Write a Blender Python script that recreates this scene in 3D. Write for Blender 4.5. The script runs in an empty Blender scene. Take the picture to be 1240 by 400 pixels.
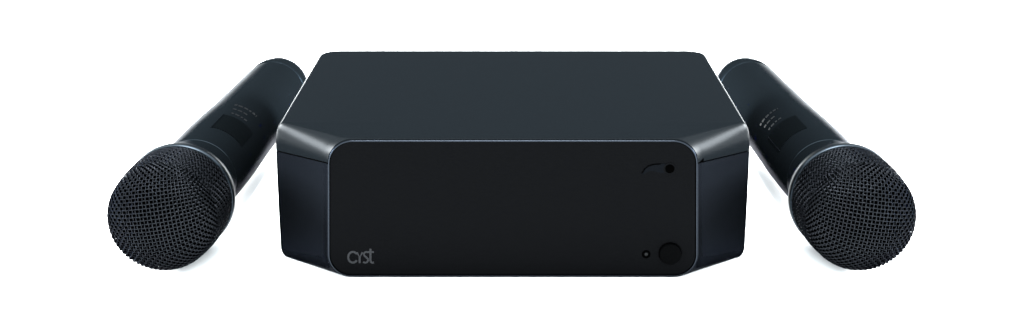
import bpy, bmesh, math, random
from mathutils import Vector, Matrix
random.seed(3)
S = bpy.context.scene
C = S.collection
R = math.radians
PI = math.pi

# ---------------------------------------------------------------- render / view
S.view_settings.view_transform = 'Standard'
S.view_settings.look = 'None'
S.view_settings.gamma = 1
S.view_settings.exposure = 0
S.render.film_transparent = False
S.cycles.max_bounces = 6

# ---------------------------------------------------------------- materials
def mat(name, col, rough=.4, spec=.5, metal=0, coat=0, bump=None, tint=None, rough_var=0):
    m = bpy.data.materials.new(name); m.use_nodes = True
    nt = m.node_tree; n = nt.nodes; b = n['Principled BSDF']
    b.inputs['Base Color'].default_value = (*col, 1)
    b.inputs['Roughness'].default_value = rough
    b.inputs['Specular IOR Level'].default_value = spec
    b.inputs['Metallic'].default_value = metal
    b.inputs['Coat Weight'].default_value = coat
    b.inputs['Coat Roughness'].default_value = .15
    if tint: b.inputs['Specular Tint'].default_value = (*tint, 1)
    tc = n.new('ShaderNodeTexCoord')
    if bump:
        sc, st = bump
        t = n.new('ShaderNodeTexNoise'); t.inputs['Scale'].default_value = sc; t.inputs['Detail'].default_value = 2
        bp = n.new('ShaderNodeBump'); bp.inputs['Strength'].default_value = st; bp.inputs['Distance'].default_value = .0002
        nt.links.new(tc.outputs['Object'], t.inputs['Vector'])
        nt.links.new(t.outputs['Fac'], bp.inputs['Height'])
        nt.links.new(bp.outputs['Normal'], b.inputs['Normal'])
    if rough_var:
        t2 = n.new('ShaderNodeTexNoise'); t2.inputs['Scale'].default_value = 35; t2.inputs['Detail'].default_value = 3
        mr = n.new('ShaderNodeMapRange')
        mr.inputs['To Min'].default_value = rough - rough_var; mr.inputs['To Max'].default_value = rough + rough_var
        nt.links.new(tc.outputs['Object'], t2.inputs['Vector'])
        nt.links.new(t2.outputs['Fac'], mr.inputs['Value'])
        nt.links.new(mr.outputs['Result'], b.inputs['Roughness'])
    return m

TINT = (.80, .90, 1)
EDGE = (.35, .36, .37)
LOW = (.25, .26, .27)
M = dict(
    table=mat('white_tabletop', (.93, .93, .93), .9, .0),
    shell=mat('shell_paint', (0.00406, 0.00476, 0.00602), .42, spec=0, metal=.86, tint=(.41, .41, .42), bump=(2600, .05), rough_var=.02),
    cover=mat('cover_paint', (0.0014, 0.001855, 0.002275), .28, .011, tint=TINT, bump=(2600, .05), rough_var=.01),
    frame=mat('frame_edge', (0.0095, 0.0112, 0.0140), .25, metal=1, tint=EDGE),
    panel=mat('panel_plastic', (0.000448, 0.000462, 0.000532), .45, .008, rough_var=.02, tint=(.85, .92, 1)),
    knob=mat('knob_rubber', (0.000266, 0.000294, 0.000336), .5, .003),
    bevel=mat('knob_bevel', (0.00084, 0.00098, 0.00112), .25, .05),
    dark=mat('dark_hole', (7e-05, 7e-05, 7e-05), .6, .001),
    window=mat('sensor_glass', (0.00035, 0.00056, 0.00091), .3, .008),
    logo=mat('logo_print', (0.0076, 0.0080, 0.0086), .5, .02),
    barrel=mat('barrel_paint', (0.0077, 0.01022, 0.01232), .32, spec=0, metal=.86, tint=(0, 0, .02), bump=(3000, .1), rough_var=.03),
    display=mat('display_glass', (0.0036, 0.0048, 0.0056), .30, spec=0, metal=.8, tint=(.2, .2, .21)),
    mark=mat('mark_print', (0.0029, 0.0033, 0.0038), .5, .02),
    wire=mat('grille_wire', (0.00532, 0.00581, 0.00672), .15, metal=1, tint=(.25, .25, .26)),
    foam=mat('grille_foam', (7e-05, 7e-05, 7e-05), .9, .0),
    collar=mat('collar_paint', (0.0119, 0.0154, 0.0189), .36, metal=1, tint=(.8, .8, .8)),
)

# ---------------------------------------------------------------- helpers
def obj(name, bm, m, parent=None, smooth=35):
    bmesh.ops.recalc_face_normals(bm, faces=bm.faces)
    me = bpy.data.meshes.new(name); bm.to_mesh(me); bm.free()
    me.materials.append(M[m])
    if smooth:
        me.shade_smooth()
        me.set_sharp_from_angle(angle=R(smooth))
    o = bpy.data.objects.new(name, me); C.objects.link(o)
    if parent: o.parent = parent
    return o

def thing(name, label, cat, loc=(0, 0, 0), group=None):
    o = bpy.data.objects.new(name, None); C.objects.link(o)
    o.empty_display_size = .02
    o.location = loc; o['label'] = label; o['category'] = cat
    if group: o['group'] = group
    return o

def loft(bm, rings, close_ring=True, cap0=False, cap1=False):
    vr = [[bm.verts.new(p) for p in r] for r in rings]
    for a, b in zip(vr, vr[1:]):
        n = len(a)
        for i in range(n if close_ring else n - 1):
            j = (i + 1) % n
            bm.faces.new((a[i], a[j], b[j], b[i]))
    if cap0: bm.faces.new(vr[0])
    if cap1: bm.faces.new(vr[-1])
    return vr

# ================================================================= setting
bm = bmesh.new()
bmesh.ops.create_grid(bm, x_segments=8, y_segments=8, size=6)
o = obj('tabletop', bm, 'table', smooth=0)
o['kind'] = 'structure'

# ================================================================= the box
H = .0606
box = thing('karaoke_box', 'flat black box with chamfered corners and rounded front panel, standing between two microphones', 'audio box', (0, 0, 0))

def sect(y, wt, wb, a, b, zg, ar, br, inset=0):
    """half profile from top centre to bottom centre, right side; returns (upper, lower) lists"""
    h = H - inset; z0 = inset; wt -= inset; wb -= inset
    wid = lambda z: wb + (wt - wb) * (z / H) - min(1, max(0, y - .001) / .006) * .30 * (z - .032) ** 2
    up = [(0, h), ((wt - a) * .5, h)]
    n = 14
    for i in range(n + 1):
        t = PI / 2 * i / n
        z = h - b + b * math.cos(t)
        up.append((wid(z) - a + a * math.sin(t), z))
    up = [p for p in up if p[1] > zg + .0001] + [(wid(zg), zg)]
    lo = [(wid(zg - .0006), zg - .0006)]
    for i in range(1, 4):
        z = zg - .0006 + (z0 + br - zg + .0006) * i / 4
        lo.append((wid(z), z))
    for i in range(n + 1):
        t = PI / 2 * i / n
        z = z0 + br - br * math.sin(t)
        lo.append((wid(z) - ar + ar * math.cos(t), z))
    lo += [((wb - ar) * .5, z0), (0, z0)]
    return up, lo

F_WT, F_WB, R0 = .0763, .0783, .0105
SW = .1016
secs = []
secs.append((.0006, F_WT, F_WB, R0, R0, .0502, R0, R0, .0007))
secs.append((.0009, F_WT, F_WB, R0, R0, .0502, R0, R0, .0002))
secs.append((.0014, F_WT, F_WB, R0, R0, .0502, R0, R0, 0))
y1 = .0275
N = 10
for i in range(1, N + 1):
    t = i / N
    tt = t
    y = .0014 + (y1 - .0020 - .0014) * t
    w = lambda k: k + (SW - .0014 - k) * t
    secs.append((y, w(F_WT), w(F_WB), R0 + (.0036 - R0) * t, R0 + (.0095 - R0) * t, .0502 - .0018 * t,
                 R0 + (.0025 - R0) * t, R0 + (.0042 - R0) * t, 0))
# softened vertical corner between chamfer and side
for k in (.33, .66, 1):
    th = R(45) * (1 - k)
    secs.append((y1 - .0020 + .0034 * math.sin(R(45) * k) * 1.0, SW - .0014 + .0014 * (1 - (1 - k) ** 2), SW - .0014 + .0014 * (1 - (1 - k) ** 2),
                 .0036, .0095, .0484, .0025, .0042, 0))
YB, RC = .1752, .0085
secs.append((YB - RC, SW, SW, .0036, .0095, .0484, .0025, .0042, 0))
for i in range(1, 9):
    t = PI / 2 * i / 8
    secs.append((YB - RC + RC * math.sin(t), SW - RC + RC * math.cos(t), SW - RC + RC * math.cos(t), .0036, .0095, .0484, .0025, .0042, 0))
secs.append((YB + .0006, SW - RC - .0006, SW - RC - .0006, .0036, .0095, .0484, .0025, .0042, .0006))



ur, lr, gr = [], [], []
for s in secs:
    y = s[0]
    up, lo = sect(*s)
    full_u = [(-x, z) for x, z in reversed(up[1:])] + up
    ur.append([(x, y, z) for x, z in full_u])
    full_l = lo + [(-x, z) for x, z in reversed(lo[:-1])]
    lr.append([(x, y, z) for x, z in full_l])
    zg = s[5]; wx = up[-1][0] - .0008
    gr.append([(wx, y, zg + .0005), (wx, y, zg - .0011), (-wx, y, zg - .0011), (-wx, y, zg + .0005)])
# top cover: closed shell
bm = bmesh.new(); loft(bm, ur, True, False, True)
obj('top_cover', bm, 'cover', box, 28)
bm = bmesh.new(); loft(bm, lr, True, False, True)
obj('lower_shell', bm, 'shell', box, 28)
bm = bmesh.new(); loft(bm, gr[2:], True, True, True)
obj('seam', bm, 'dark', box, 0)

# front frame ring + panel
def rrect(wt, wb, h0, h1, r, n=12):
    pts = []
    def wid(z): return wb + (wt - wb) * (z / H)
    for cx, cz, a0 in ((1, 1, 0), (-1, 1, 90), (-1, -1, 180), (1, -1, 270)):
        for i in range(n + 1):
            a = R(a0 + 90 * i / n)
            zc = h1 - r if cz > 0 else h0 + r
            z = zc + r * math.sin(a)
            x = cx * (wid(z) - r) + r * math.cos(a)
            pts.append((x, z))
    return pts
def rr(inset, y):
    return [(x, y, z) for x, z in rrect(F_WT - inset, F_WB - inset, inset, H - inset, max(.001, R0 - inset))]
bm = bmesh.new()
loft(bm, [rr(.0007, .0008), rr(.0007, -.0001), rr(.0009, -.0003), rr(.0012, -.0003), rr(.0013, -.0001), rr(.0013, .0012)], True)
obj('front_frame', bm, 'frame', box, 50)
bm = bmesh.new()
loft(bm, [rr(.0013, .003), rr(.0013, .0006), rr(.0016, .0003), rr(.0018, .0003)], True, True, True)
panel = obj('front_panel', bm, 'panel', box, 30)

# camera model to put the panel's details where they stand on the panel plane
FPX, CX, CY, TH = 1830., 620., 200., R(16.15)
CAM = Vector((-.00034, -.5966, .2222))
def ray(px, py):
    d = Vector(((px - CX) / FPX, 1, -(py - CY) / FPX))
    c, s = math.cos(TH), math.sin(TH)
    return Vector((d.x, d.y * c + d.z * s, d.z * c - d.y * s))
def on_panel(px, py, y=.0003):
    r = ray(px, py); t = (y - CAM.y) / r.y
    return CAM + r * t

def disc(bm, c, r, y0, y1, bev=.0003, n=48, rz=None):
    rz = rz or r
    ring = lambda k, y: [(c[0] + (r - k) * math.cos(2 * PI * i / n), y, c[1] + (rz - k) * math.sin(2 * PI * i / n)) for i in range(n)]
    loft(bm, [ring(0, y0), ring(0, y1 + bev), ring(bev * .4, y1 + bev * .3), ring(bev, y1)], True, True, True)

def annulus(bm, c, ri, ro, y0, y1, n=48):
    ring = lambda r, y: [(c[0] + r * math.cos(2 * PI * i / n), y, c[1] + r * math.sin(2 * PI * i / n)) for i in range(n)]
    loft(bm, [ring(ro, y0), ring(ro, y1 + .0001), ring(ro - .0001, y1), ring(ri + .0001, y1), ring(ri, y1 + .0001), ring(ri, y0)], True)

kc = on_panel(811.5, 307)
bm = bmesh.new(); annulus(bm, (kc.x, kc.z), .00462, .00485, .001, .0000)
obj('knob_ring', bm, 'dark', box, 40)
bm = bmesh.new(); disc(bm, (kc.x, kc.z), .0046, .001, -.0016, .0006)
knob = obj('control_knob', bm, 'knob', box, 40)
pc = on_panel(782.5, 308)
bm = bmesh.new(); annulus(bm, (pc.x, pc.z), .0010, .0018, .001, .0001)
jk = obj('jack_socket', bm, 'dark', box, 40)
bm = bmesh.new(); disc(bm, (pc.x, pc.z), .0007, .001, .0001, .0001, 20)
obj('contact', bm, 'bevel', jk, 40)

# sensor window: crescent with round lens
sc_ = on_panel(811, 204.5)
out = []
def P(px, py, y): v = on_panel(px, py); return (v.x, y, v.z)
top = [(777, 211.5), (778.5, 206.5), (782, 202.5), (787, 199.8), (793, 198.8), (800, 198.6), (808, 198.6), (815, 199.3)]
bot = [(815, 209.5), (808, 210.2), (800, 209.5), (793, 207.8), (788, 207), (784, 208), (780.5, 210.8)]
bm = bmesh.new()
a = [P(x, y, .001) for x, y in top + bot]; b = [P(x, y, .00015) for x, y in top + bot]
loft(bm, [a, b], True, True, True)
sw = obj('sensor_window', bm, 'window', box, 30)
bm = bmesh.new(); annulus(bm, (sc_.x, sc_.z), .0019, .0027, .001, .0001)
lens = obj('lens_ring', bm, 'panel', box, 40)
bm = bmesh.new(); disc(bm, (sc_.x, sc_.z), .0019, .001, .00005, .0001, 32)
obj('lens', bm, 'dark', lens, 40)


# logo lettering: raised print strokes
def stroke(bm, pts, w, y0=.0004, y1=.00005):
    """flat raised ribbon along pixel-plane points"""
    q = [on_panel(*p) for p in pts]; q = [(v.x, v.z) for v in q]
    L, Rr = [], []
    for i, (x, z) in enumerate(q):
        a = q[max(i - 1, 0)]; b = q[min(i + 1, len(q) - 1)]
        dx, dz = b[0] - a[0], b[1] - a[1]; l = math.hypot(dx, dz) or 1
        nx, nz = -dz / l * w / 2, dx / l * w / 2
        L.append((x + nx, z + nz)); Rr.append((x - nx, z - nz))
    for i in range(len(q) - 1):
        c4 = [L[i], L[i + 1], Rr[i + 1], Rr[i]]
        loft(bm, [[(x, y0, z) for x, z in c4], [(x, y1, z) for x, z in c4]], True, True, True)
def arc(cx, cy, rx, ry, a0, a1, n=14):
    return [(cx + rx * math.cos(R(a0 + (a1 - a0) * i / n)), cy - ry * math.sin(R(a0 + (a1 - a0) * i / n))) for i in range(n + 1)]
bm = bmesh.new()
stroke(bm, [(777.6, 210.0), (780.5, 204.8), (785.5, 201.0), (792, 199.2), (800, 198.8)], .0004, .0004, .00004)
obj('window_rim', bm, 'dark', sw, 0)
W = .00088
bm = bmesh.new(); stroke(bm, arc(427.4, 311.5, 5.7, 6.5, 36, 324, 20), W)
obj('logo_letter', bm, 'logo', box, 0)
bm = bmesh.new(); stroke(bm, [(432.2, 305.6), (435.6, 311.6), (439.0, 305.6)], W * .9, .0004, .00007); stroke(bm, [(435.6, 311.2), (435.6, 318.6)], W, .0004, .00003)
obj('logo_letter', bm, 'logo', box, 0)
bm = bmesh.new()
stroke(bm, [(446.2, 305.6), (443.6, 304.9), (441.6, 305.8), (440.6, 307.8), (441.6, 310), (443.6, 311.6), (445.4, 313.4), (445.8, 315.6), (444.4, 317.6), (442.0, 318.2), (439.6, 317.4)], W * .9)
obj('logo_letter', bm, 'logo', box, 0)
bm = bmesh.new()
stroke(bm, [(448.6, 301.2), (448.6, 315.4), (449.4, 317.4), (450.8, 318.2), (452.8, 317.8)], W)
stroke(bm, [(446.0, 305.2), (452.8, 305.2)], W * .9, .0004, .00008)
obj('logo_letter', bm, 'logo', box, 0)
for l in [c for c in box.children if c.name.startswith('logo_letter')]: l.parent = panel

# ================================================================= microphone (local axis +Y from head to tail, head centre at z = HR)
HR = .0244
TAILY = .256
def lathe(bm, prof, n=96, cap0=True, cap1=True):
    loft(bm, [[(r * math.cos(2 * PI * i / n), y, HR + r * math.sin(2 * PI * i / n)) for i in range(n)] for y, r in prof], True, cap0, cap1)

# head profile: flattened dome, then a long nearly straight side running back to the collar
HY, HRAD, HEND = -.0085, .0226, .0200
def head_prof(n=60):
    pts = []
    for i in range(n + 1):
        a = PI / 2 * i / n
        pts.append((HY - .0190 * math.cos(a), max(HRAD * math.sin(a), 1e-5)))
    for i in range(1, 13):
        t = i / 12
        pts.append((HY + (HEND - HY) * t, HRAD + .0003 * t + .0006 * math.sin(PI * t)))
    return pts
HP = head_prof()
arcl = [0]
for a, b in zip(HP, HP[1:]): arcl.append(arcl[-1] + math.hypot(b[0] - a[0], b[1] - a[1]))
def surf(l):
    l = min(l, arcl[-1] - 1e-9)
    import bisect
    i = max(0, bisect.bisect_right(arcl, l) - 1)
    t = (l - arcl[i]) / (arcl[i + 1] - arcl[i])
    y = HP[i][0] + (HP[i + 1][0] - HP[i][0]) * t; r = HP[i][1] + (HP[i + 1][1] - HP[i][1]) * t
    dy = HP[i + 1][0] - HP[i][0]; dr = HP[i + 1][1] - HP[i][1]; q = math.hypot(dy, dr)
    return y, r, -dr / q, dy / q                      # normal (y, r)
def lat(u, v, off):
    l = math.hypot(u, v); ph = math.atan2(v, u) + R(42)
    y, r, ny, nr = surf(l)
    r += nr * off; y += ny * off
    return Vector((r * math.cos(ph), y, HR + r * math.sin(ph)))
def wire(bm, P_, wr):
    m = len(P_) - 1; rings = []
    for i, q in enumerate(P_):
        t = (P_[min(i + 1, m)] - P_[max(i - 1, 0)]).normalized()
        rad = (q - Vector((0, min(q.y, HY) * .6 + max(q.y - HY, 0), HR))).normalized()
        sd = t.cross(rad).normalized(); up = sd.cross(t)
        rings.append([q + (sd * math.cos(2 * PI * j / 5) + up * math.sin(2 * PI * j / 5)) * wr for j in range(5)])
    loft(bm, rings, True)
def grille(bm, p=.00160, wr=.00031, amp=.00038):
    rnd = random.Random(7)
    LM = next(l for l, q in zip(arcl, HP) if q[0] >= HY - 1e-6) + .0006       # the dome's woven cap
    n = int(LM / p)
    for fam in (0, 1):
        for k in range(-n - 1, n + 1):
            u = (k + .5) * p
            if abs(u) >= LM - .0004: continue
            vmax = math.sqrt(LM * LM - u * u)
            m = max(4, int(2 * vmax / (p / 2.0)))
            P_ = []
            for i in range(m + 1):
                v = -vmax + 2 * vmax * i / m
                s = math.cos(PI * (v / p)) * (1 if (k + fam) % 2 else -1)
                jit = rnd.uniform(-.00004, .00004)
                P_.append(lat(u + jit, v, amp * s) if fam == 0 else lat(v, u + jit, amp * s))
            wire(bm, P_, wr)
    N = round(2 * PI * HRAD / (p * 1.38))                                     # the woven side: crossing helices
    L = HEND - HY
    m = int(L * 1.41 / (p / 3))
    for fam in (-1, 1):
        for k in range(N):
            P_ = []
            for i in range(m + 1):
                y = HY + L * i / m
                ph = 2 * PI * k / N + fam * (y - HY) / HRAD
                s = math.cos(PI * (y - HY) * N / (PI * HRAD) + PI * (k % 2) ) * fam
                yy, r, ny, nr = surf(arcl[60] + (y - HY))
                r += amp * s
                P_.append(Vector((r * math.cos(ph), y, HR + r * math.sin(ph))))
            wire(bm, P_, wr)

mic = thing('microphone', 'left of the two black handheld microphones, lying with its mesh head towards the viewer', 'microphone', (0, 0, 0), 'two handheld microphones beside the box')
bm = bmesh.new(); grille(bm)
g = obj('grille', bm, 'wire', mic, 80)
bm = bmesh.new(); lathe(bm, [(y + (.0009 if y < HY else 0), max(r - .0010, 1e-5)) for y, r in HP])
obj('foam_lining', bm, 'foam', g, 60)
ye, re = HP[-1]
# collar ring behind the grille
bm = bmesh.new()
lathe(bm, [(ye - .0022, re - .0004), (ye - .0020, re + .0009), (ye - .0014, re + .0013), (ye + .0022, re + .0012), (ye + .0036, re + .0005), (ye + .0044, re - .0002), (ye + .0045, re - .003)])
obj('collar', bm, 'collar', mic, 40)
# barrel
BP = [(ye + .0006, re - .0006), (ye + .0045, .0232), (ye + .0080, .0219), (ye + .0120, .0207), (ye + .0170, .0197), (ye + .0220, .0192), (ye + .0290, .0188)]
bm = bmesh.new(); lathe(bm, BP)
obj('head_base', bm, 'barrel', mic, 40)
yb = BP[-1][0]
prof = [(yb + .0004, .0178), (yb + .0004, .0184), (yb + .0008, .0188)]
for i in range(1, 13):
    t = i / 12
    yy = yb + .0008 + (.237 - yb) * t; u_ = min(1, max(0, (yy - .099) / .115)); prof.append((yy, .0188 + .0005 * math.sin(PI * min(1, (yy - yb) / .09)) - .0004 * u_ * u_ * (3 - 2 * u_)))
bm = bmesh.new(); lathe(bm, prof)
barrel = obj('barrel', bm, 'barrel', mic, 40)
yt, rt = prof[-1]
bm = bmesh.new()
cap = [(yt + .0004, rt - .001), (yt + .0004, rt - .0004), (yt + .0009, rt)]
YT = TAILY + .018
for i in range(0, 15):
    a = PI / 2 * i / 14
    cap.append((YT - .030 + .030 * math.sin(a), .0040 + (rt - .0040) * math.cos(a) ** .7))
lathe(bm, cap)
tail = obj('end_cap', bm, 'barrel', mic, 50)

def brad(y):
    pr = BP + prof + cap
    for a, b in zip(pr, pr[1:]):
        if a[0] <= y <= b[0] and b[0] > a[0]:
            return a[1] + (b[1] - a[1]) * (y - a[0]) / (b[0] - a[0])
    return .0185
def patch(bm, y0, y1, p0, p1, off0, off1, ny=10, np_=10):
    """slab hugging the barrel between y0..y1 and roll angles p0..p1 (deg from top)"""
    def g_(off):
        return [[Vector(((brad(y) + off) * math.sin(R(p)), y, HR + (brad(y) + off) * math.cos(R(p))))
                 for p in [p0 + (p1 - p0) * j / np_ for j in range(np_ + 1)]] for y in [y0 + (y1 - y0) * i / ny for i in range(ny + 1)]]
    A, B = g_(off0), g_(off1)
    va = [[bm.verts.new(p) for p in r] for r in A]; vb = [[bm.verts.new(p) for p in r] for r in B]
    for i in range(ny):
        for j in range(np_):
            bm.faces.new((va[i][j], va[i][j + 1], va[i + 1][j + 1], va[i + 1][j]))
            bm.faces.new((vb[i][j], vb[i + 1][j], vb[i + 1][j + 1], vb[i][j + 1]))
    for i in range(ny):
        for j in (0, np_): bm.faces.new((va[i][j], va[i + 1][j], vb[i + 1][j], vb[i][j]))
    for j in range(np_):
        for i in (0, ny): bm.faces.new((va[i][j], va[i][j + 1], vb[i][j + 1], vb[i][j]))
DY0, DY1 = .073, .099
bm = bmesh.new(); patch(bm, DY0, DY1, -25, 25, -.0005, .00025)
disp = obj('display_window', bm, 'display', mic, 40)
bm = bmesh.new()
patch(bm, DY0 - .0006, DY1, -26.6, -25.3, -.0005, .0005, 8, 2)
obj('window_edge', bm, 'barrel', disp, 40)
# small unreadable print above the display: rows of short strokes
rows = [(.1210, -24, 12, .0026), (.1125, -21, 3, .0022), (.1040, -18, 6, .0022)]
for y, a, b, hh in rows:
    bm = bmesh.new(); p = a
    while p < b:
        w = random.choice((3.5, 5, 6.5))
        patch(bm, y, y + hh, p, min(p + w, b + 1), -.0004, .00018, 1, 2); p += w + 2.2
    obj('printed_marks', bm, 'mark', barrel, 0)
# small hole in the end cap
bm = bmesh.new()
patch(bm, .2570, .2610, -40, -26, -.0008, .00025, 3, 3)
obj('release_hole', bm, 'dark', tail, 0)

def copy_tree(o, parent=None):
    c = o.copy(); C.objects.link(c); c.parent = parent
    for ch in o.children: copy_tree(ch, c)
    return c
def place(m, head, tail_, roll):
    y = (tail_ - head).normalized()
    x = y.cross(Vector((0, 0, 1))).normalized(); z = x.cross(y)
    rot = Matrix((x, y, z)).transposed() @ Matrix.Rotation(R(roll), 3, 'Y')
    m.rotation_euler = rot.to_euler()
    m.location = head - rot @ Vector((0, 0, HR))
mic2 = copy_tree(mic)
mic2['label'] = 'right of the two black handheld microphones, lying with its mesh head towards the viewer'
place(mic, Vector((-.1464, .0150, HR + .0006)), Vector((-.1368, .300, .0182)), 34)
place(mic2, Vector((.1455, .0150, HR + .0006)), Vector((.1357, .300, .0182)), -40)

# ================================================================= light
w = bpy.data.worlds.new('World'); S.world = w; w.use_nodes = True
wn = w.node_tree.nodes; wl = w.node_tree.links
bgn = wn['Background']; bgn.inputs[0].default_value = (.90, .97, 1, 1)
# white studio; unseen dark area added low behind so the cover reflects less
tc = wn.new('ShaderNodeTexCoord'); dt = wn.new('ShaderNodeVectorMath'); dt.operation = 'DOT_PRODUCT'
dt.inputs[1].default_value = (0, math.cos(R(16)), math.sin(R(16)))
mr = wn.new('ShaderNodeMapRange'); mr.interpolation_type = 'SMOOTHSTEP'
mr.inputs['From Min'].default_value = .66; mr.inputs['From Max'].default_value = .90
mr.inputs['To Min'].default_value = 8.8; mr.inputs['To Max'].default_value = .09
wl.new(tc.outputs['Generated'], dt.inputs[0]); wl.new(dt.outputs['Value'], mr.inputs['Value'])
wl.new(mr.outputs['Result'], bgn.inputs[1])
def area(name, loc, tgt, sx, sy, power, col=(1, 1, 1)):
    l = bpy.data.lights.new(name, 'AREA'); l.shape = 'RECTANGLE'; l.size = sx; l.size_y = sy; l.energy = power; l.color = col
    o = bpy.data.objects.new(name, l); C.objects.link(o); o.location = loc
    o.rotation_euler = (Vector(tgt) - Vector(loc)).to_track_quat('-Z', 'Y').to_euler()
    return o
area('overhead_softbox', (0, .35, 1.5), (0, .25, 0), 0.6, 0.5, 120, (.97, .985, 1))
for sx in (-1, 1):
    area('side_softbox', (sx * 1.1, .34, .34), (0, .08, .04), .8, .30, 180, (.94, .98, 1))

# ================================================================= camera
cd = bpy.data.cameras.new('camera'); cam = bpy.data.objects.new('camera', cd); C.objects.link(cam)
cd.sensor_width = 36; cd.lens = 36 * FPX / 1240; cd.clip_start = .01; cd.clip_end = 100
cam.location = CAM; cam.rotation_euler = (R(90) - TH, 0, 0)
S.camera = cam
